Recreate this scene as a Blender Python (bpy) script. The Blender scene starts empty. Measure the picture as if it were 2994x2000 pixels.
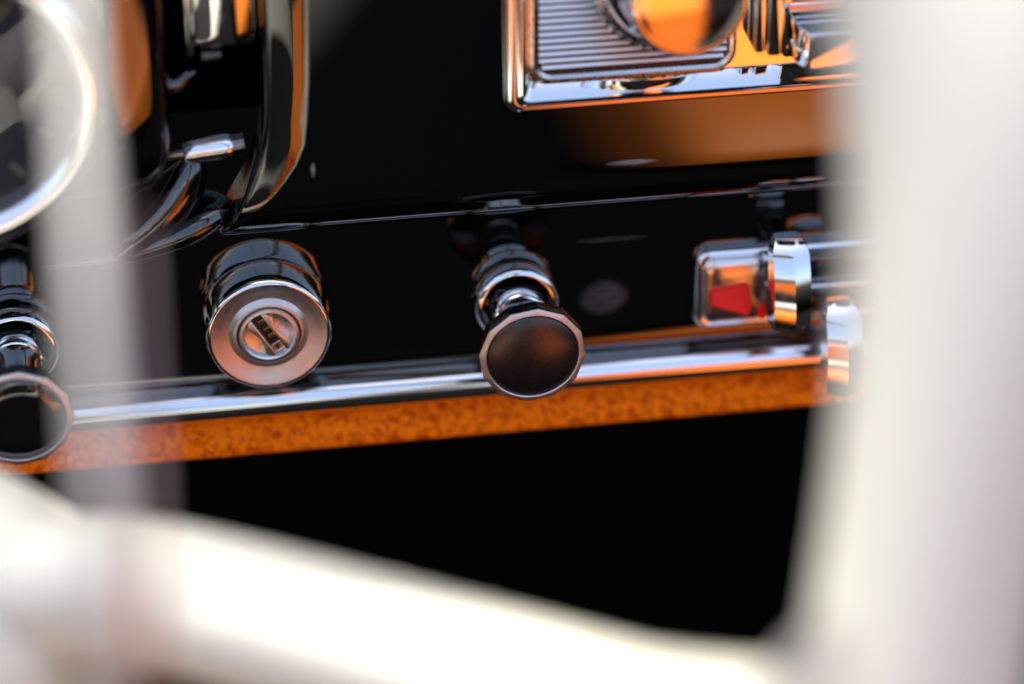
import bpy, bmesh, math, random
from mathutils import Vector, Matrix
random.seed(7)
R = math.radians
S = bpy.context.scene
COL = S.collection
MM = 0.001

# ------------------------------------------------------------------ camera
cam_d = bpy.data.cameras.new('camera'); cam = bpy.data.objects.new('camera', cam_d); COL.objects.link(cam)
cam_d.lens = 103.7; cam_d.sensor_width = 36; cam_d.clip_start = 0.01; cam_d.clip_end = 400
cam.location = (-0.09735, -0.61156, 0.37334)
cam.rotation_euler = (R(90 - 32), 0, R(-9))
cam_d.dof.use_dof = True; cam_d.dof.focus_distance = 0.698
cam_d.dof.aperture_fstop = 3.5; cam_d.dof.aperture_blades = 9
S.camera = cam

# ------------------------------------------------------------------ sky and sun
SUN_EL, SUN_AZ = 66, -6      # azimuth measured from +y (ahead of the car) towards +x
w = bpy.data.worlds.new('World'); S.world = w; w.use_nodes = True
nt = w.node_tree; bg = nt.nodes['Background']
sky = nt.nodes.new('ShaderNodeTexSky'); sky.sky_type = 'NISHITA'; sky.sun_disc = False
sky.sun_elevation = R(SUN_EL); sky.sun_rotation = R(SUN_AZ); sky.dust_density = 5.0; sky.air_density = 1.0; sky.ozone_density = 1.0
nt.links.new(sky.outputs[0], bg.inputs[0]); bg.inputs[1].default_value = 0.15
sun_d = bpy.data.lights.new('sun', 'SUN'); sun_d.energy = 2.0; sun_d.angle = R(0.5); sun_d.color = (1, .94, .86)
sun = bpy.data.objects.new('sun', sun_d); COL.objects.link(sun)
d = Vector((math.sin(R(SUN_AZ)) * math.cos(R(SUN_EL)), math.cos(R(SUN_AZ)) * math.cos(R(SUN_EL)), math.sin(R(SUN_EL))))
sun.rotation_euler = d.to_track_quat('Z', 'Y').to_euler(); sun.location = d * 3
S.view_settings.view_transform = 'Standard'; S.view_settings.look = 'None'
S.view_settings.exposure = 1.5; S.view_settings.gamma = 1.0; S.view_settings.use_curve_mapping = False

# ------------------------------------------------------------------ materials
def mat(name, col, rough=.4, metal=0., ior=1.5, **kw):
    m = bpy.data.materials.new(name); m.use_nodes = True
    b = m.node_tree.nodes['Principled BSDF']
    b.inputs['Base Color'].default_value = (*col, 1); b.inputs['Roughness'].default_value = rough
    b.inputs['Metallic'].default_value = metal; b.inputs['IOR'].default_value = ior
    for k, v in kw.items(): b.inputs[k.replace('_', ' ')].default_value = v
    return m
def nodes(m): return m.node_tree, m.node_tree.nodes['Principled BSDF']
def noise(t, scale, detail=4, rough=.6, vec=None, mapping=None):
    n = t.nodes.new('ShaderNodeTexNoise'); n.inputs['Scale'].default_value = scale
    n.inputs['Detail'].default_value = detail; n.inputs['Roughness'].default_value = rough
    tc = t.nodes.new('ShaderNodeTexCoord'); mp = t.nodes.new('ShaderNodeMapping')
    if mapping: mp.inputs['Scale'].default_value = mapping
    t.links.new(tc.outputs['Object'], mp.inputs[0]); t.links.new(mp.outputs[0], n.inputs[0])
    return n
def ramp(t, src, stops):
    r = t.nodes.new('ShaderNodeValToRGB'); t.links.new(src, r.inputs[0])
    e = r.color_ramp.elements
    while len(e) < len(stops): e.new(.5)
    for el, (p, c) in zip(e, stops):
        el.position = p; el.color = (*c, 1) if isinstance(c, tuple) else (c, c, c, 1)
    return r
def bump(t, b, src, strength, dist):
    n = t.nodes.new('ShaderNodeBump'); n.inputs['Strength'].default_value = strength; n.inputs['Distance'].default_value = dist
    t.links.new(src, n.inputs['Height']); t.links.new(n.outputs[0], b.inputs['Normal'])
def worn(m, lo, hi, scale=300, mapping=None, bstr=0, bdist=.0001):
    t, b = nodes(m); n = noise(t, scale, 6, .7, mapping=mapping)
    r = ramp(t, n.outputs[0], [(.35, lo), (.75, hi)]); t.links.new(r.outputs[0], b.inputs['Roughness'])
    if bstr: bump(t, b, n.outputs[0], bstr, bdist)
    return m
CHROME = worn(mat('chrome', (.86, .86, .87), .05, 1), .02, .12, 500)
CHROME_SOFT = worn(mat('worn_chrome', (.66, .64, .63), .2, 1), .16, .38, 700, bstr=.15)
CHROME_DARK = worn(mat('dark_chrome', (.22, .20, .20), .08, 1), .04, .15, 500)
CHROME_PLATE = worn(mat('chrome_plate', (.84, .79, .77), .24, 1), .20, .26, 120)
SATIN = worn(mat('satin_chrome', (.94, .93, .92), .12, 1), .08, .16, 400)
STRIP = worn(mat('polished_strip', (.88, .88, .89), .1, 1), .05, .22, 260, mapping=(.06, 1, 1))
BLACK = mat('black_paint', (.0015, .0015, .0018), .04, 0, 2.0)
def black_paint():
    t, b = nodes(BLACK)
    n = noise(t, 140, 6, .7); r = ramp(t, n.outputs[0], [(.4, .015), (.8, .06)]); t.links.new(r.outputs[0], b.inputs['Roughness'])
    v = t.nodes.new('ShaderNodeTexVoronoi'); v.inputs['Scale'].default_value = 330
    tc = t.nodes.new('ShaderNodeTexCoord'); t.links.new(tc.outputs['Object'], v.inputs[0])
    q = ramp(t, v.outputs['Distance'], [(.0, (.5, .5, .5)), (.055, (.0015, .0015, .0018))])
    wn = ramp(t, v.outputs['Color'], [(.90, 0.), (.93, 1.)])        # only a few cells hold a dust speck
    mx = t.nodes.new('ShaderNodeMixRGB'); t.links.new(wn.outputs[0], mx.inputs[0])
    mx.inputs[1].default_value = (.0015, .0015, .0018, 1); t.links.new(q.outputs[0], mx.inputs[2])
    t.links.new(mx.outputs[0], b.inputs['Base Color'])
def painted_highlights():  # streaky grey patches: blurred highlights on the gloss panels, painted into base colour
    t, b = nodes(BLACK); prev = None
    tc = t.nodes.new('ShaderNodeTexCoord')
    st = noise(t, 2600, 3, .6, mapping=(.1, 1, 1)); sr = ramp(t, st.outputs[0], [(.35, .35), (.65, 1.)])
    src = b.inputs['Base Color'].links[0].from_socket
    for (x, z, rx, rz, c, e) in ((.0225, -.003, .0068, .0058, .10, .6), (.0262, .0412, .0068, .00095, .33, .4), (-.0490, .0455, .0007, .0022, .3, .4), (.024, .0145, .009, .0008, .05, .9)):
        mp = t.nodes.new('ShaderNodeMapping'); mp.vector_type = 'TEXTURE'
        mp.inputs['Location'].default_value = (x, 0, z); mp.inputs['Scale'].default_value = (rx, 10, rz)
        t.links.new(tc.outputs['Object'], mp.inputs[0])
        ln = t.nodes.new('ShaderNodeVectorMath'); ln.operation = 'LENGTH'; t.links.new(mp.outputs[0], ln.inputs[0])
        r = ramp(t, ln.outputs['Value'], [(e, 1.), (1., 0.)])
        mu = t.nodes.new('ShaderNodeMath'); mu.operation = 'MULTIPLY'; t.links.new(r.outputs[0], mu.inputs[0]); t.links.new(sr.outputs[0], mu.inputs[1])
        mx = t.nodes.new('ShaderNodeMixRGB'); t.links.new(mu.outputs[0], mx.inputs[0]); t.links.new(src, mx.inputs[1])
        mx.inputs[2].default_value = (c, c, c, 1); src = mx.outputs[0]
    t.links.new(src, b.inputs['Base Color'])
black_paint(); painted_highlights()
KNOB_FACE = worn(mat('satin_black_plastic', (.012, .008, .007), .3, 0, 1.75), .26, .36, 900, bstr=.1)
KNOB_GLOSS = mat('gloss_black_plastic', (.006, .005, .005), .05, 0, 1.9)
RIM_METAL = worn(mat('pink_worn_metal', (.80, .72, .68), .4, 1), .36, .6, 800, bstr=.3, bdist=.0002)
LOCK_FACE = worn(mat('brushed_lock_face', (.72, .67, .655), .35, 1), .32, .56, 900, bstr=.08)
PLUG = worn(mat('lock_plug_silver', (.80, .80, .81), .35, 1), .26, .42, 900)
SLOT = mat('keyway_black', (.004, .004, .004), .5)
BRASS = mat('brass', (.55, .36, .12), .25, 1)
RED = mat('red_enamel', (1.0, .016, .006), .45, 0, 1.35)
PANEL_BROWN = worn(mat('brown_radio_panel', (.05, .03, .026), .3, .6), .2, .4, 400)
RIB = mat('satin_rib', (.92, .91, .91), .4, 1)
VOID = mat('underdash_black', (.003, .003, .003), .95, 0, 1.1)
CARPET = mat('black_carpet', (.004, .004, .004), .95, 0, 1.1)
CREAM = worn(mat('cream_wheel_plastic', (.68, .665, .54), .3), .25, .4, 60)
CREAM_PALE = mat('pale_horn_bar', (.74, .725, .62), .3)
ROSE = mat('rose_chrome', (.70, .46, .40), .25, 1)
GLASS = mat('gauge_glass', (1, 1, 1), .02, 0, 1.45, Transmission_Weight=1.0)
DIAL = mat('gauge_dial_grey', (.10, .105, .12), .5)
IVORY = mat('ivory_print', (.62, .56, .44), .5)
def leather(name, c1, c2, scale, bs, rough):
    m = mat(name, c1, rough); t, b = nodes(m)
    v = t.nodes.new('ShaderNodeTexVoronoi'); v.feature = 'DISTANCE_TO_EDGE'; v.inputs['Scale'].default_value = scale
    tc = t.nodes.new('ShaderNodeTexCoord'); mp = t.nodes.new('ShaderNodeMapping'); t.links.new(tc.outputs['Object'], mp.inputs[0])
    n0 = noise(t, scale * .6, 4, .7); mx = t.nodes.new('ShaderNodeMixRGB'); mx.inputs[0].default_value = .004
    mx.blend_type = 'ADD'; t.links.new(mp.outputs[0], mx.inputs[1]); t.links.new(n0.outputs['Color'], mx.inputs[2])
    t.links.new(mx.outputs[0], v.inputs[0])
    n1 = noise(t, scale * 1.3, 5, .75)
    ad = t.nodes.new('ShaderNodeMath'); ad.operation = 'MULTIPLY_ADD'; ad.inputs[1].default_value = .35
    t.links.new(v.outputs[0], ad.inputs[0]); t.links.new(n1.outputs[0], ad.inputs[2])
    r = ramp(t, ad.outputs[0], [(.40, c2), (.60, c1)]); t.links.new(r.outputs[0], b.inputs['Base Color'])
    bump(t, b, ad.outputs[0], bs, .0006)
    return m
LEATHER_TRIM = leather('orange_leather_trim', (1.0, .225, .001), (.50, .05, .0005), 360, .5, .7)
LEATHER_TRIM.node_tree.nodes['Principled BSDF'].inputs['IOR'].default_value = 1.18
LEATHER = leather('orange_leather_seat', (.72, .20, .022), (.60, .15, .015), 180, .2, .42)
LEATHER_B = leather('orange_leather_back', (.70, .19, .02), (.58, .14, .014), 180, .2, .42)

# ------------------------------------------------------------------ helpers (all lengths in millimetres)
def link(name, me, m=None, parent=None, smooth=True, ang=35):
    o = bpy.data.objects.new(name, me); COL.objects.link(o)
    if m: me.materials.append(m)
    if parent: o.parent = parent
    if smooth:
        for p in me.polygons: p.use_smooth = True
        me.set_sharp_from_angle(angle=R(ang))
    return o
def mesh(name, V, F, m=None, parent=None, smooth=True, ang=35):
    me = bpy.data.meshes.new(name); me.from_pydata([tuple(c * MM for c in v) for v in V], [], F)
    bm = bmesh.new(); bm.from_mesh(me); bmesh.ops.remove_doubles(bm, verts=bm.verts, dist=1e-7)
    bmesh.ops.recalc_face_normals(bm, faces=bm.faces); bm.to_mesh(me); bm.free()
    return link(name, me, m, parent, smooth, ang)
def thing(name, label, cat, loc=(0, 0, 0), rot=(0, 0, 0), group=None):
    o = bpy.data.objects.new(name, None); COL.objects.link(o); o.empty_display_size = .01
    o.location = [c * MM for c in loc]; o.rotation_euler = rot
    o['label'] = label; o['category'] = cat
    if group: o['group'] = group
    return o
def struct(o): o['kind'] = 'structure'; return o
def lathe(name, prof, m, parent, seg=72, c=(0, 0, 0), mod=None, closed=False, ang=35, rot=None):
    """profile of (radius, height); the axis leaves the dash towards the driver (-y)"""
    V, F = [], []; n = len(prof)
    for i, (r, h) in enumerate(prof):
        for k in range(seg):
            a = 2 * math.pi * k / seg
            rr = r * (mod(a, i) if mod else 1)
            p = Vector((rr * math.cos(a), -h, rr * math.sin(a)))
            if rot: p = rot @ p
            V.append((p.x + c[0], p.y + c[1], p.z + c[2]))
    for i in range(n - 1 + (1 if closed else 0)):
        j = (i + 1) % n
        for k in range(seg):
            k2 = (k + 1) % seg
            F.append((i * seg + k, i * seg + k2, j * seg + k2, j * seg + k))
    return mesh(name, V, F, m, parent, ang=ang)
def tube(name, pts, radii, m, parent, seg=20, flat=1.0, up=None):
    """smooth swept rod through the points (Catmull-Rom)"""
    P = [Vector(p) for p in pts]; out, rad = [], []
    if not isinstance(radii, (list, tuple)): radii = [radii] * len(P)
    for i in range(len(P) - 1):
        p0, p1, p2, p3 = P[max(i - 1, 0)], P[i], P[i + 1], P[min(i + 2, len(P) - 1)]
        for k in range(10):
            t = k / 10
            out.append(.5 * ((2 * p1) + (p2 - p0) * t + (2 * p0 - 5 * p1 + 4 * p2 - p3) * t * t + (3 * p1 - p0 - 3 * p2 + p3) * t ** 3))
            rad.append(radii[i] * (1 - t) + radii[i + 1] * t)
    out.append(P[-1]); rad.append(radii[-1])
    V, F = [], []; upv = Vector(up or (0, 0, 1)); N = len(out)
    for i, p in enumerate(out):
        T = (out[min(i + 1, N - 1)] - out[max(i - 1, 0)]).normalized()
        A = T.cross(upv).normalized(); B = A.cross(T).normalized()
        for k in range(seg):
            a = 2 * math.pi * k / seg
            V.append(p + A * (rad[i] * flat * math.cos(a)) + B * (rad[i] * math.sin(a)))
    for i in range(N - 1):
        for k in range(seg):
            k2 = (k + 1) % seg; F.append((i * seg + k, i * seg + k2, (i + 1) * seg + k2, (i + 1) * seg + k))
    F.append(tuple(range(seg))); F.append(tuple((N - 1) * seg + k for k in range(seg)))
    return mesh(name, V, F, m, parent, ang=60)
def rbox(name, c, s, m, parent, bev=.6, seg=3, rot=None):
    bm = bmesh.new(); bmesh.ops.create_cube(bm, size=1)
    for v in bm.verts: v.co = Vector((v.co.x * s[0], v.co.y * s[1], v.co.z * s[2]))
    if bev: bmesh.ops.bevel(bm, geom=bm.edges[:], offset=bev, segments=seg, profile=.5, affect='EDGES')
    for v in bm.verts:
        co = rot @ v.co if rot else v.co
        v.co = (co + Vector(c)) * MM
    me = bpy.data.meshes.new(name); bm.to_mesh(me); bm.free()
    return link(name, me, m, parent, ang=40)
def prism(name, outline, axis, a, b, m, parent, bev=0, seg=2, smooth=True, ang=35):
    """outline in the other two axes, extruded from a to b along axis 'x','y' or 'z'"""
    V = []
    for t in (a, b):
        for (p, q) in outline:
            V.append({'x': (t, p, q), 'y': (p, t, q), 'z': (p, q, t)}[axis])
    n = len(outline)
    F = [tuple(range(n)), tuple(range(2 * n - 1, n - 1, -1))] + [(i, (i + 1) % n, n + (i + 1) % n, n + i) for i in range(n)]
    me = bpy.data.meshes.new(name); me.from_pydata([tuple(c * MM for c in v) for v in V], [], F)
    bm = bmesh.new(); bm.from_mesh(me); bmesh.ops.recalc_face_normals(bm, faces=bm.faces)
    if bev: bmesh.ops.bevel(bm, geom=[e for e in bm.edges if e.calc_face_angle(0) > .5], offset=bev * MM, segments=seg, profile=.5, affect='EDGES')
    bm.to_mesh(me); bm.free()
    return link(name, me, m, parent, smooth, ang)
def rrect(x0, x1, z0, z1, r, n=8):
    o = []
    for cx, cz, a0 in ((x1 - r, z1 - r, 0), (x0 + r, z1 - r, 90), (x0 + r, z0 + r, 180), (x1 - r, z0 + r, 270)):
        for k in range(n + 1):
            a = R(a0 + 90 * k / n); o.append((cx + r * math.cos(a), cz + r * math.sin(a)))
    return o
def loft(name, loops, m, parent, cap_last=True, cap_first=False, ang=35):
    """join equal-length loops of 3-D points into a skin"""
    n = len(loops[0]); V = [p for l in loops for p in l]; F = []
    for i in range(len(loops) - 1):
        for k in range(n):
            k2 = (k + 1) % n; F.append((i * n + k, i * n + k2, (i + 1) * n + k2, (i + 1) * n + k))
    if cap_last: F.append(tuple((len(loops) - 1) * n + k for k in range(n)))
    if cap_first: F.append(tuple(range(n))[::-1])
    return mesh(name, V, F, m, parent, ang=ang)

# ------------------------------------------------------------------ footwell (the black space below the dash)
fl = mesh('footwell_floor', [(-1500, -2200, -620), (1500, -2200, -620), (1500, 700, -620), (-1500, 700, -620)], [(0, 1, 2, 3)], CARPET); struct(fl)
fw = mesh('firewall', [(-1500, 420, -640), (1500, 420, -640), (1500, 300, 140), (-1500, 300, 140)], [(0, 1, 2, 3)], VOID); struct(fw)

# ------------------------------------------------------------------ dashboard
dash = thing('dashboard', 'glossy black car dashboard with chrome moulding and orange leather lower edge', 'dashboard')
XL, XR = -330, 420
def sweep_x(name, prof, x0, x1, m, parent, ang=35, nx=1):
    V, F = [], []; n = len(prof)
    for i in range(nx + 1):
        x = x0 + (x1 - x0) * i / nx
        V += [(x, y, z) for y, z in prof]
    for i in range(nx):
        for k in range(n - 1): F.append((i * n + k, i * n + k + 1, (i + 1) * n + k + 1, (i + 1) * n + k))
    return mesh(name, V, F, m, parent, ang=ang)
# lower panel: flat field with a concave sweep out to the chrome moulding
lp = [(-6.3, 60), (-1.05, 10), (1.26, -12)]
lp += [(1.7, -17.6), (1.2, -18.4), (.2, -18.7), (10, -19)]
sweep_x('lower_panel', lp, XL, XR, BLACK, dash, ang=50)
# chrome half-round moulding
sp = []
for k in range(25):
    a = R(120 + 100 * k / 24)
    sp.append((-2.4 + 4.5 * math.cos(a), -22.7 + 4.4 * math.sin(a)))
sweep_x('chrome_moulding', [(0, -18.75)] + sp + [(-4.6, -26.6), (2, -26.9)], XL, XR, STRIP, dash, ang=50)
# orange leather roll under the moulding
lt = [(4, -25.8), (-1.0, -26.2)]
for k in range(1, 14):
    t = k / 13; lt.append((-1.0 - 6.4 * t - 1.0 * math.sin(math.pi * t), -26.2 - 8.2 * t))
lt += [(-7.2, -35.3), (-5.5, -35.9), (0, -36.2), (60, -36.2)]
lt_o = sweep_x('leather_roll', lt, XL, XR, LEATHER_TRIM, dash, ang=50, nx=60)
# upper panel leaning back, its lower edge rolled under, its left end rolled into the recess
ALPHA = R(.9)
up = []
cy, cz, rr = 1.6, 47.0, 14.0
up_z = [170, 140, 115, 95, 80, 68, 58, 52, 47, 43]
def yplane(z): return -12.0 + (z - 46.0) * math.tan(ALPHA)
for z in up_z: up.append((yplane(z), z))
cyc, czc, rad = yplane(40) + 9.5 * math.cos(ALPHA), 40 - 9.5 * math.sin(ALPHA), 9.5
for k in range(15):
    a = R(-1 + 68 * k / 14)      # angle below the outward direction
    up.append((cyc - rad * math.cos(a), czc - rad * math.sin(a) * 1.5))
up.append((6, up[-1][1] + .2))
def xedge(z):     # left end of the panel, sweeping to a point at the bottom
    t = max(0., min(1., (72 - z) / 44))
    return -60.0 - 1.0 * t + -10.0 * t ** 3
V, F = [], []
cols = [(0, 5.4), (.2, 4.2), (.6, 3.3), (1.2, 2.7)] + [(2 + k, .19 * (8 - k) + .0075 * (8 - k) ** 2 + .11) for k in range(9)] + [(10.6, .03), (11.4, 0.)] + [.1, .25, .5, .75, 1.]
for (y, z) in up:
    xe = xedge(z); sh = max(.12, min(1., (z - 24) / 26))
    for c_ in cols:
        if isinstance(c_, tuple): V.append((xe + c_[0] * sh, y + c_[1] * sh, z))
        else: V.append((xe + 11.4 * sh + (XR - xe - 11.4 * sh) * c_, y, z))
nc = len(cols)
# deep return behind the rolled left end
for i in range(len(up) - 1):
    for k in range(nc - 1): F.append((i * nc + k, i * nc + k + 1, (i + 1) * nc + k + 1, (i + 1) * nc + k))
base = len(V)
for (y, z) in up: V.append((xedge(z) + 1.5, 48, z))
for i in range(len(up) - 1): F.append((base + i, i * nc, (i + 1) * nc, base + i + 1))
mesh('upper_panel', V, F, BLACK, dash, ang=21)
# cowl on top (shades the face of the dash)
cw = [(yplane(170), 170), (yplane(170) - 10, 176), (yplane(170) - 12, 184), (yplane(170) + 10, 190), (320, 190), (320, 150)]
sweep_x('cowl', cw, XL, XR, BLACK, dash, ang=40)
# recess: a concave cove left of the upper panel
cv = []
for k in range(25):
    t = k / 24; x = -112 + 56 * t
    cv.append((x, 30 - 26 * (2 * t - 1) ** 2 * (1 if t < .5 else .35)))
V, F = [], []; rows = [170, 120, 90, 70, 55, 44, 36, 30, 26, 23.5]
for i, z in enumerate(rows):
    q = max(0, (44 - z) / 20.5)
    for x, y in cv: V.append((x, y - (y + 1) * q ** 2, z))
n = len(cv)
for i in range(len(rows) - 1):
    for k in range(n - 1): F.append((i * n + k, i * n + k + 1, (i + 1) * n + k + 1, (i + 1) * n + k))
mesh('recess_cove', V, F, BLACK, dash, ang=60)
# pod that carries the round gauge, its right flank rolled back into the recess
pod = [(-230, 0), (-150, 0), (-100, 0)] + [(-98 + 15 * k / 8, .5 * (15 * k / 8) ** 2 / 30) for k in range(9)] + [(-82.2, 4.6), (-81.5, 5.8), (-81.0, 7.6), (-80.6, 11), (-80.2, 48)]
V, F = [], []; n = len(pod)
for z, ins in ((170, 0), (130, 0), (100, 0), (80, 0), (66, .1), (58, .6), (52, 1.8), (47.5, 3.8), (44.5, 6.5), (43, 10), (42.6, 40)):
    for k, (x, y) in enumerate(pod): V.append((x - .55 * ins * (1 if k > 2 else 0), -20 + (z - 80) * .055 + min(y + ins, 50), z))
for i in range(10):
    for k in range(n - 1): F.append((i * n + k, i * n + k + 1, (i + 1) * n + k + 1, (i + 1) * n + k))
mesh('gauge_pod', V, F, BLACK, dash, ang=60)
# ledge lip at the foot of the recess and the flange that sweeps up from it
tube('recess_lip', [(-112, -6, 22), (-95, -8, 24.5), (-80, -8.5, 29), (-72, -6, 32), (-66, 2, 33)], [1.6, 2.4, 3.2, 3.0, 2], BLACK, dash)
tube('flange', [(-97, -8, 23), (-90, -9, 29), (-82, -7, 35), (-76.5, -3, 42), (-74, 4, 47)], [2.2, 3.6, 5.0, 5.6, 4.5], BLACK, dash, flat=.7)
tube('bracket_arch', [(-88, 0, 78), (-85, -4, 72), (-80, -6, 67), (-75, -4, 69), (-72, 2, 66)], [1.8, 2.0, 1.9, 1.6, 1.2], BLACK, dash)

# ------------------------------------------------------------------ ignition lock
lock = thing('ignition_lock', 'round chrome ignition lock with empty keyhole below the black dash panel', 'ignition lock', (-61, 0, .8))
def notch(a, i):
    if i in (5, 6, 7, 8):
        return 1 - .035 * sum(math.exp(-((math.degrees(abs(math.atan2(math.sin(a - R(q)), math.cos(a - R(q)))))) / 7) ** 2) for q in (22, 158, 205, 335))
    return 1
lathe('bezel', [(14.2, -4), (14.4, .1), (15.2, .7), (15.8, 1.8), (15.95, 3.2), (15.9, 5.0), (15.75, 6.6), (15.6, 8.2), (15.3, 9.5), (14.8, 10.5), (14.3, 11.0), (13.9, 10.95)], CHROME, lock, 120, mod=notch, ang=60)
face = lathe('face_plate', [(13.95, 10.9), (13.3, 10.75), (12.2, 10.3), (10.8, 9.75), (9.6, 9.5), (8.8, 10.2), (8.2, 10.6), (7.8, 10.6), (7.6, 10.2), (7.6, 6)], LOCK_FACE, lock, 96, ang=50)
plug = lathe('key_cylinder', [(7.3, 5), (7.3, 10.5), (7.1, 11.0), (6.5, 11.1), (6.1, 10.7), (5.9, 9.2), (3, 8.5), (0, 8.5)], PLUG, lock, 72, ang=50)
KR = Matrix.Translation((0, -.0011, 0)).to_4x4() @ Matrix.Rotation(R(-30), 4, 'Y') @ Matrix.Diagonal((1.18, 1, 1.13, 1))
for s in (-1, 1):
    out = [(-2.1 * s, -5.0), (-1.15 * s, -5.2), (-1.15 * s, 5.2), (-2.1 * s, 5.0), (-2.9 * s, 3.4), (-2.15 * s, 1.4), (-1.9 * s, 0), (-2.15 * s, -1.4), (-2.9 * s, -3.4)]
    b = prism('keyway_cheek', out, 'y', -9.7, -5.5, PLUG, plug, bev=.25)
    b.data.transform(KR)
k_ = rbox('keyway', (0, -7.85, 0), (2.25, .5, 9.6), SLOT, plug, bev=.1); k_.data.transform(KR)
for zz, hh in ((3.2, .9), (1.0, .7), (-.9, 1.1)):
    p_ = rbox('wafer', (.3, -8.25, zz), (1.5, .5, hh), BRASS, plug, bev=.08); p_.data.transform(KR)
s_ = rbox('shutter', (0, -8.3, -3.8), (2.1, .5, 2.0), CHROME_SOFT, plug, bev=.15); s_.data.transform(KR)

# ------------------------------------------------------------------ pull knobs
def poly12(a, i, n=12, ph=.1):
    b = (a + ph) % (2 * math.pi / n) - math.pi / n
    return math.cos(math.pi / n) / math.cos(b) * .985 + .015
def pull_knob(label, loc, rim, facem, length, faceR, tilt=(0, 0, 0), big=False):
    t = thing('pull_knob', label, 'pull knob', loc, tilt, 'pull knobs along the lower dash')
    def lug(a, i):
        if i in (4, 5, 6): return 1 - .05 * max(0, math.cos(a * 4 + .9)) ** 6 * (1 if i > 1 else .6)
        return 1
    lathe('escutcheon', [(8.8, -4), (9.0, .1), (9.6, .6), (10.3, 1.4), (10.6, 2.6), (10.6, 4.2), (10.1, 5.4), (9.4, 6.1), (8.8, 6.2), (8.4, 5.7), (8.1, 3.5)], CHROME, t, 96, ang=60)
    for q in (35, 155, 205):
        a = R(q); lathe('lug', [(1.5, 0), (1.5, 1.6), (1.1, 2.4), (.5, 2.7), (0, 2.75)], CHROME, t, 20, c=(9.2 * math.cos(a), -2.2, 9.2 * math.sin(a)))
    L = length
    lathe('sleeve', [(6.7, 2), (6.7, 11.0), (6.4, 11.5), (6.0, 11.7), (5.7, 12.4), (5.4, 15), (5.2, L - 6)], SATIN, t, 64, ang=30)
    k = lathe('knob_body', [(4.5, L - 7), (7.0, L - 5.6), (faceR * .94, L - 4.4), (faceR, L - 3.8), (faceR * 1.005, L - .9), (faceR, L - .35)], rim, t, 144, mod=poly12, ang=14)
    def m12(a, i): return poly12(a, i) if i < 3 else 1
    lathe('rim', [(faceR, L - .4), (faceR * .995, L - .08), (faceR * .965, L + .15), (faceR * .88, L + .35), (faceR * .86, L + .2), (faceR * .855, L - .7)], RIM_METAL, k, 144, mod=m12, ang=30)
    lathe('face', [(faceR * .858, L - .5), (faceR * .845, L - .1), (faceR * .8, L + .25), (faceR * .6, L + 1.05), (faceR * .4, L + 1.55), (faceR * .2, L + 1.85), (0, L + 1.95)] if not big else
          [(faceR * .858, L - .5), (faceR * .84, L - .1), (faceR * .5, L + .25), (0, L + .4)], facem, k, 96, ang=60)
    return t
pull_knob('black pull knob with twelve-sided chrome rim in the centre of the dash', (0, 0, 0), KNOB_GLOSS, KNOB_FACE, 28.4, 12.9)
pull_knob('mirror-black pull knob at the left edge, below the round gauge', (-121, 0, -1.2), KNOB_GLOSS, KNOB_GLOSS, 35, 12.8, big=True)

# ------------------------------------------------------------------ radio (built on the leaning upper panel)
radio = thing('car_radio', 'chrome car radio with ribbed plate, dial knob and push buttons on black panel', 'radio', (-4.4, yplane(57), 57.4), (-ALPHA, 0, 0))
OZ = 4.2     # the frame's lower edge sits a little above the bend of the panel
def lp3(o, h): return [(x, -h, z) for x, z in o]
fr = [lp3(rrect(0 - 0, 175, 0, 75, 3.2), -.5), lp3(rrect(0, 175, 0, 75, 3.2), 1.6), lp3(rrect(.5, 174.5, .5, 74.5, 3.0), 2.6),
      lp3(rrect(1.5, 173.5, 1.2, 73.8, 2.6), 3.1), lp3(rrect(2.3, 172.7, 1.9, 73.1, 2.3), 3.0), lp3(rrect(2.8, 172.2, 2.5, 72.5, 2.2), 3.6),
      lp3(rrect(3.8, 171.2, 3.5, 71.5, 2.0), 4.0), lp3(rrect(4.6, 170.4, 4.2, 70.8, 2.0), 3.4), lp3(rrect(6.0, 169, 7.2, 67.8, 2.2), 1.7), lp3(rrect(6.2, 168.8, 7.4, 67.6, 2.2), 1.2)]
frame = loft('frame', fr, CHROME, radio, cap_last=True, ang=40)
# ribbed plate in its own rounded surround
sur = [lp3(rrect(5.6, 54.4, 7.2, 75, 5.0), 1.0), lp3(rrect(5.9, 54.1, 7.5, 74.7, 4.8), 2.3), lp3(rrect(6.6, 53.4, 8.2, 74, 4.4), 2.6), lp3(rrect(7.4, 52.6, 9.0, 73, 4.0), 2.2), lp3(rrect(7.7, 52.3, 9.3, 72.7, 3.8), 1.35)]
loft('plate_surround', sur, CHROME_SOFT, radio, cap_last=False, ang=40)
plate = mesh('ribbed_plate', lp3(rrect(7.5, 52.5, 9.1, 72.9, 4.0), 1.45), [tuple(range(36))], PANEL_BROWN, radio)
PITCH = 1.66
for i in range(14):
    z = 10.9 + i * PITCH; dz = max(0., 13.2 - z); inset = 3.9 - math.sqrt(max(0, 3.9 ** 2 - dz ** 2)) if dz < 3.9 else 3.9
    xa, xb = 8.0 + inset, 52.0 - inset
    V, F = [], []
    sec = [(1.4, -.44), (1.95, -.42), (2.1, -.30), (1.85, .14), (1.62, .40), (1.4, .48)]
    for x in (xa, xb):
        for h, q in sec: V.append((x, -h, z + q))
    F = [(k, k + 1, 7 + k, 6 + k) for k in range(5)] + [tuple(range(6)), tuple(range(11, 5, -1))]
    mesh('rib', V, F, RIB, plate, smooth=False)
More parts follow.
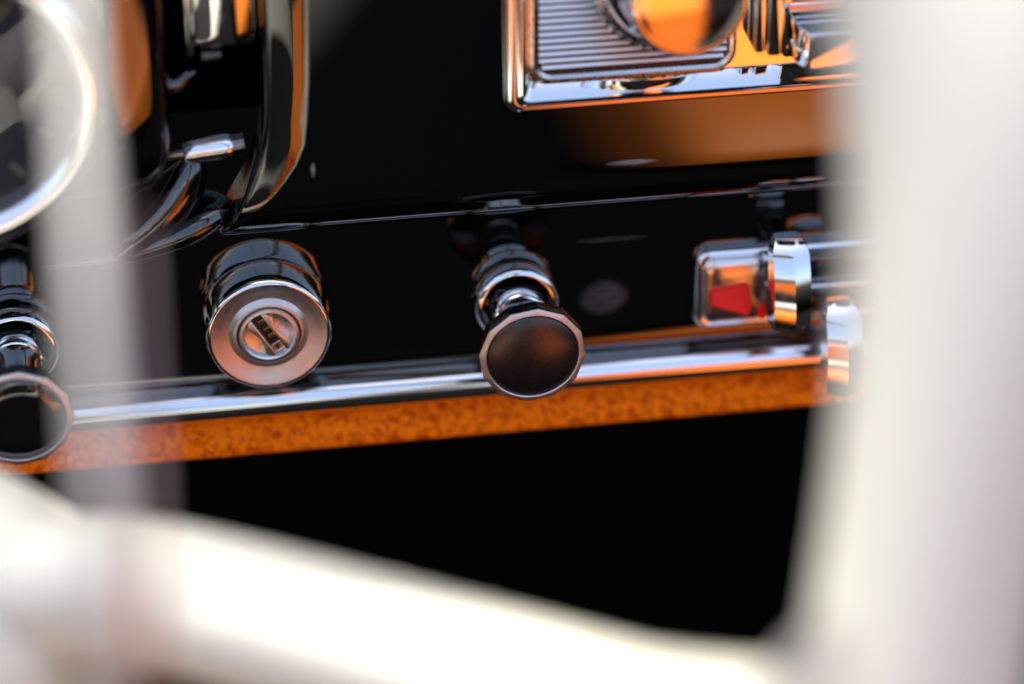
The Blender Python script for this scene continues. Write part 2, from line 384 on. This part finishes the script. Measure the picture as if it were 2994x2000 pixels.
# tuning knob: knurled ring and polished cap
kx, kz = 38.5, 34.5
def knurl(a, i): return 1 + (.022 * (1 if math.sin(a * 44) > 0 else -1) if i in (2, 3) else 0)
tk = lathe('tuning_collar', [(19.5, 1.2), (19.8, 2.0), (19.6, 4.6), (19.2, 6.8), (18.6, 7.3), (17.4, 7.5), (16.6, 8.0)], CHROME_SOFT, radio, 352, c=(kx, 0, kz), mod=knurl, ang=25)
lathe('tuning_ring', [(17.2, 7.0), (17.0, 8.4), (15.8, 9.6), (14.6, 10.2), (14.0, 11.4)], CHROME, tk, 96, c=(kx, 0, kz), ang=50)
lathe('tuning_cap', [(14.2, 9), (13.9, 16), (13.8, 20.5), (13.5, 21.8), (12.9, 22.5), (12.2, 22.6), (11.6, 22.4), (9, 22.05), (6, 21.75), (3, 21.6), (0, 21.55)], CHROME, tk, 96, c=(kx, 0, kz), ang=60)
# bare chrome shelf, upright fins and push buttons right of the plate
for (x0, x1, z0) in ((57.2, 59.6, 13.5), (60.2, 63.6, 12.5)):
    prism('fin', rrect(x0, x1, z0, 60, .9, 4), 'y', -7.5, -.5, CHROME, radio, bev=.35)
def button(x0, z0, w_, h_, dep):
    lo = [lp3(rrect(x0, x0 + w_, z0, z0 + h_, .5, 3), .5), lp3(rrect(x0 + .0, x0 + w_, z0, z0 + h_, .5, 3), dep - 4.2), lp3(rrect(x0 + .9, x0 + w_ - .9, z0 + .1, z0 + h_ - .3, .6, 3), dep - 1.6),
          lp3(rrect(x0 + 1.3, x0 + w_ - 1.3, z0 + .2, z0 + h_ - .6, .8, 3), dep - .4), lp3(rrect(x0 + 1.9, x0 + w_ - 1.9, z0 + .7, z0 + h_ - 1.1, .8, 3), dep)]
    return loft('push_button', lo, CHROME, radio, ang=30)
for i in range(4): button(66.4 + 23.5 * i, 11.2, 21.5, 9.6, 13.5)
sl = [lp3(rrect(65.0, 160, 9.8, 22.6, .8, 3), 1.0), lp3(rrect(65.0, 160, 9.8, 22.6, .8, 3), 3.0), lp3(rrect(65.8, 159, 10.6, 21.8, .6, 3), 3.2), lp3(rrect(66.0, 158.8, 10.8, 21.6, .6, 3), 1.6)]
loft('button_surround', sl, CHROME, radio, cap_last=False, ang=40)
mesh('dial_window', lp3(rrect(66, 160, 24.6, 60, 1.5), 2.1), [tuple(range(36))], KNOB_GLOSS, radio)
w_ = [lp3(rrect(64.8, 161, 23.3, 61, 1.5), 1.0), lp3(rrect(64.8, 161, 23.3, 61, 1.5), 4.2), lp3(rrect(65.6, 160.4, 24.2, 60.4, 1.3), 4.2), lp3(rrect(65.9, 160.1, 24.6, 60.1, 1.2), 2.0)]
loft('dial_window_frame', w_, CHROME, radio, cap_last=False, ang=40)

# ------------------------------------------------------------------ heater control
heat = thing('heater_control', 'chrome heater control with red pointer and two chrome levers', 'heater control', (44.6, 0, -2.0))
PX, Z0, Z1 = 120, -10.4, 12.0
lo = [lp3(rrect(0, PX, Z0, Z1, 3.5), -.3), lp3(rrect(0, PX, Z0, Z1, 3.5), 2.2), lp3(rrect(.5, PX, Z0 + .5, Z1 - .5, 3.3), 3.4), lp3(rrect(1.4, PX - .9, Z0 + 1.3, Z1 - 1.3, 2.8), 3.9), lp3(rrect(2.3, PX - 2, Z0 + 2.2, Z1 - 2.2, 2.2), 3.3)]
loft('surround', lo, CHROME, heat, cap_last=True, ang=60)
hp = [lp3(rrect(1.6, 19.0, Z0 + 1.6, Z1 - 1.8, 3.0), 2.6), lp3(rrect(1.9, 18.6, Z0 + 1.9, Z1 - 2.1, 3.0), 4.0), lp3(rrect(2.6, 18.0, Z0 + 2.5, Z1 - 2.7, 2.8), 4.7), lp3(rrect(4.0, 16.4, Z0 + 4.0, Z1 - 4.2, 2.2), 5.2), lp3(rrect(6.0, 14.4, Z0 + 6.4, Z1 - 6.6, 1.6), 5.5)]
loft('end_plate', hp, CHROME_PLATE, heat, cap_last=True, ang=80)
prism('slot', rrect(15.5, 112, 2.6, 8.2, 2.7), 'y', -4.9, -3.4, KNOB_GLOSS, heat, bev=.2)
prism('slot', rrect(14.8, 112, -7.2, -1.6, 2.7), 'y', -4.85, -3.4, KNOB_GLOSS, heat, bev=.2)
rod = tube('slot_rail', [(18.5, -5.2, .5), (60, -5.2, .5), (112, -5.2, .5)], .9, CHROME, heat, 12)
rp = prism('red_pointer', [(3.2, 2.0), (12.2, 3.6), (13.2, 2.4), (13.2, -1.6), (11.9, -3.4), (3.2, -.8)], 'y', -7.0, -4.6, RED, heat, bev=.5, seg=3)
for v in rp.data.vertices:
    if v.co.y < -.0055: v.co.y += .62 * (v.co.z - .002)
prism('red_pointer', [(15.6, -4.5), (17.6, -3.5), (17.6, -7.6), (15.6, -6.8)], 'y', -6.2, -4.2, RED, heat, bev=.3)
def lever(x, z, y0, h, tilt):
    # a wide flat grip seen on edge: a ridge runs down its front between two bevelled faces
    sec = [(-3.4, 0), (-4.8, 4.0), (-4.3, 8.6), (.4, 10.6), (4.6, 9.0), (5.0, 4.0), (3.4, 0)]      # (x, depth outwards)
    loops = []
    for t in range(25):
        q = 1 - 2 * t / 24                                   # +1 at the top, -1 at the bottom
        f_ = math.sqrt(max(0.0, 1 - ((q + .72) / 1.78) ** 2)) if q > -.72 else (1 - ((q + .72) / .30) ** 4 * .55)
        f_ = max(f_, .16); n_ = .72 + .28 * min(1, (1 - abs(q)) * 5)
        loops.append([(x + a * n_, y0 - b * f_ * 1.25, z + h * .5 * q) for a, b in sec])
    g = loft('lever_grip', loops, CHROME, heat, cap_last=True, cap_first=True, ang=22)
    tube('lever_stem', [(x, -3.5, z * .9), (x, y0 * .6, z), (x, y0 - 2, z)], [1.6, 1.7, 2.2], CHROME_DARK, g, 12)
    return g
lever(20.4, 7.6, -9.5, 23.5, 0)
lever(33.2, -8.2, -15, 22.5, 0)

# ------------------------------------------------------------------ round gauge
gx, gz, gy = -131.5, 81.0, -34
gau = thing('round_gauge', 'round gauge with broad chrome bezel at the upper left', 'gauge', (gx, gy, gz))
lathe('housing', [(38.5, -24), (38, -14), (37.4, -6), (36.6, -2.6), (35.5, -1)], BLACK, gau, 96, ang=60)
bz = [(36.8, -2.4)]
for k in range(15):
    a = R(-10 + 200 * k / 14); bz.append((33.2 + 3.5 * math.cos(a), 0 + 3.4 * math.sin(a)))
lathe('bezel', bz + [(30.4, -2.5), (29.6, -4.5)], CHROME, gau, 96, ang=50)
dial = lathe('dial', [(31, -5.4), (28, -5), (0, -5)], DIAL, gau, 64)
lathe('glass', [(30.6, -1.0), (29, -.6), (15, .3), (0, .5), (0, .2), (15, 0), (29, -.9), (30.6, -1.4)], GLASS, gau, 64)
for k in range(13):
    a = R(-60 + 25 * k); rr_ = 24.5
    o = rbox('scale_mark', (0, 0, 0), (1.2, .3, 4.2 if k % 2 == 0 else 2.6), IVORY, dial, bev=0)
    o.matrix_local = Matrix.Translation(Vector((rr_ * math.sin(a), 4.75, rr_ * math.cos(a))) * MM) @ Matrix.Rotation(a, 4, 'Y')
o = prism('needle', [(-.9, -6), (.9, -6), (.35, 22), (-.35, 22)], 'y', -.9, -.4, IVORY, dial)
o.matrix_local = Matrix.Translation(Vector((0, 4.2, 0)) * MM) @ Matrix.Rotation(R(-100), 4, 'Y')

# ------------------------------------------------------------------ chrome switch and little column lever in the recess
sw = thing('chrome_switch', 'tall chrome switch lever hanging at the top, beside the round gauge', 'switch', (-67.5, -6, 77))
sec = [(x_ * 1.15, y_) for x_, y_ in ((-7, 16), (-7, 2), (-6.6, -2), (-5.4, -4.2), (-2.5, -5.2), (2.5, -5.2), (5.4, -4.2), (6.6, -2), (7, 2), (7, 16))]
lo = []
for z, k_s, dy in ((46, 1, 0), (4, 1, 0), (1.6, .98, .2), (.2, .9, 1.0), (-.6, .7, 2.6)):
    lo.append([(x * k_s, y * (1 if y > 0 else k_s) + dy, z) for x, y in sec])
loft('lever_body', lo, CHROME, sw, ang=32)
rbox('side_flange', (-7.8, 2, 20), (2.2, 9, 44), CHROME, sw, bev=.8)
rbox('tip', (-3.2, -2.6, -1.6), (5, 4, 2.2), KNOB_GLOSS, sw, bev=.8)
st = thing('column_lever', 'small chrome rod lever with collar lying in the black recess', 'lever', (-77, -3, 48.5))
tube('rod', [(-9, 0, -.9), (0, -1.4, 0)], [1.7, 1.8], CHROME_DARK, st, 24)
tube('collar', [(-.8, -1.6, -.2), (1.2, -1.8, .3), (8, -2.4, 1.2), (9.2, -2.4, 1.3)], [2.4, 2.9, 2.9, 2.5], CHROME, st, 28)
tube('tip', [(8.6, -2.4, 1.2), (13, -2.8, 1.9)], [2.3, 2.0], CHROME_DARK, st, 24)

# ------------------------------------------------------------------ steering wheel (cream, close to the lens)
HUB = Vector((-132.3, -151.2, 77.3)); WN = Vector((-.566, -.702, .432)).normalized()
WA = Vector((0, 0, 1)).cross(WN).normalized(); WB = WN.cross(WA)
wheel = thing('steering_wheel', 'cream steering wheel with thick rim and spoke blurred in the foreground', 'steering wheel', tuple(HUB))
V, F = [], []; NS, NT = 160, 24
def rimc(t):
    c, s = math.cos(t), math.sin(t); e = 2 / 2.9
    u, v = 192 * math.copysign(abs(c) ** e, c), 175 * math.copysign(abs(s) ** e, s)
    return WA * (u * .9962 - v * .0872) + WB * (u * .0872 + v * .9962)
for i in range(NS):
    t = 2 * math.pi * i / NS; p = rimc(t); T = (rimc(t + .004) - rimc(t - .004)).normalized(); A = T.cross(WN).normalized()
    for k in range(NT):
        a = 2 * math.pi * k / NT; V.append(p + A * (17.5 * math.cos(a)) + WN * (17.5 * math.sin(a)))
for i in range(NS):
    for k in range(NT):
        i2, k2 = (i + 1) % NS, (k + 1) % NT; F.append((i * NT + k, i * NT + k2, i2 * NT + k2, i2 * NT + k))
mesh('rim', V, F, CREAM, wheel, ang=80)
def rel(p): return tuple(Vector(p) - HUB)
tube('spoke', [rel(p) for p in ((-175, -112, 18), (-118.8, -147, 32.5), (-95.8, -161, 39.5), (-48.1, -213, 55.5), (-20.1, -247.5, 66), (-2, -270, 74), (8, -282, 80))],
     [14, 14, 14, 13.5, 13.7, 17, 27], CREAM, wheel, 28, flat=1.1, up=(.1, .45, .85))
tube('spoke', [rel(p) for p in ((-150, -135, 15), (-190, -110, 25), (-240, -60, 45), (-278, -20, 62))], [14, 14, 14, 18], CREAM, wheel, 28, flat=1.1, up=(.1, .45, .85))
hb = lathe('hub', [(0, -30), (26, -30), (34, -10), (36, 4), (33, 12), (24, 17), (10, 19), (0, 19.3)], CREAM, wheel, 72, ang=60,
      rot=Vector((0, -1, 0)).rotation_difference(WN).to_matrix())
hb.location = Vector(rel((-138, -140, 18))) * MM
tube('horn_bar', [rel(p) for p in ((-99.4, -217.8, 202.6), (-99.6, -236.9, 191.2), (-100.5, -265, 165.6), (-101.3, -281.2, 130.2), (-104, -268, 90), (-120, -195, 40))], [2.0] * 6, CREAM_PALE, wheel, 16)
tube('horn_bar_trim', [rel(p) for p in ((-93.8, -250.8, 170.7), (-94.8, -264.7, 157.9), (-96.3, -279.6, 128.4), (-99.5, -266.5, 89), (-116, -194, 40))], [.3, .8, 1.2, 1.2, 1.2], ROSE, wheel, 12)

# ------------------------------------------------------------------ the two orange leather seats that the chrome mirrors
def seat(label, x0, x1):
    s = thing('leather_seat', label, 'seat', ((x0 + x1) / 2, -930, -533), (0, 0, 0), 'orange leather front seats')
    hw = (x1 - x0) / 2
    def pad(name, c, size, rot, m):
        bm = bmesh.new(); bmesh.ops.create_cube(bm, size=1)
        for v in bm.verts: v.co = Vector((v.co.x * size[0], v.co.y * size[1], v.co.z * size[2]))
        bmesh.ops.bevel(bm, geom=bm.edges[:], offset=35, segments=5, profile=.5, affect='EDGES')
        bmesh.ops.subdivide_edges(bm, edges=[e for e in bm.edges if e.calc_length() > 80], cuts=11, use_grid_fill=True)
        for v in bm.verts:
            bul = (1 - (2 * v.co.x / size[0]) ** 2)
            v.co += v.normal * (14 * max(0, bul) - 5 * (abs(math.sin(v.co.x * math.pi / 62)) < .25))
            v.co = (rot @ v.co + Vector(c)) * MM
        me = bpy.data.meshes.new(name); bm.to_mesh(me); bm.free()
        return link(name, me, m, s, ang=60)
    pad('cushion', (0, 0, 150), (2 * hw, 500, 120), Matrix.Rotation(R(6), 3, 'X'), LEATHER)
    pad('backrest', (0, -280, 460), (2 * hw, 130, 620), Matrix.Rotation(R(-14), 3, 'X'), LEATHER_B)
    rbox('seat_base', (0, 0, 40), (2 * hw - 60, 440, 70), VOID, s, bev=8)
seat('orange leather passenger seat behind the camera, mirrored in the radio chrome', 190, 680)
seat('orange leather driver seat behind the camera, mirrored in the gauge housing', -700, -260)
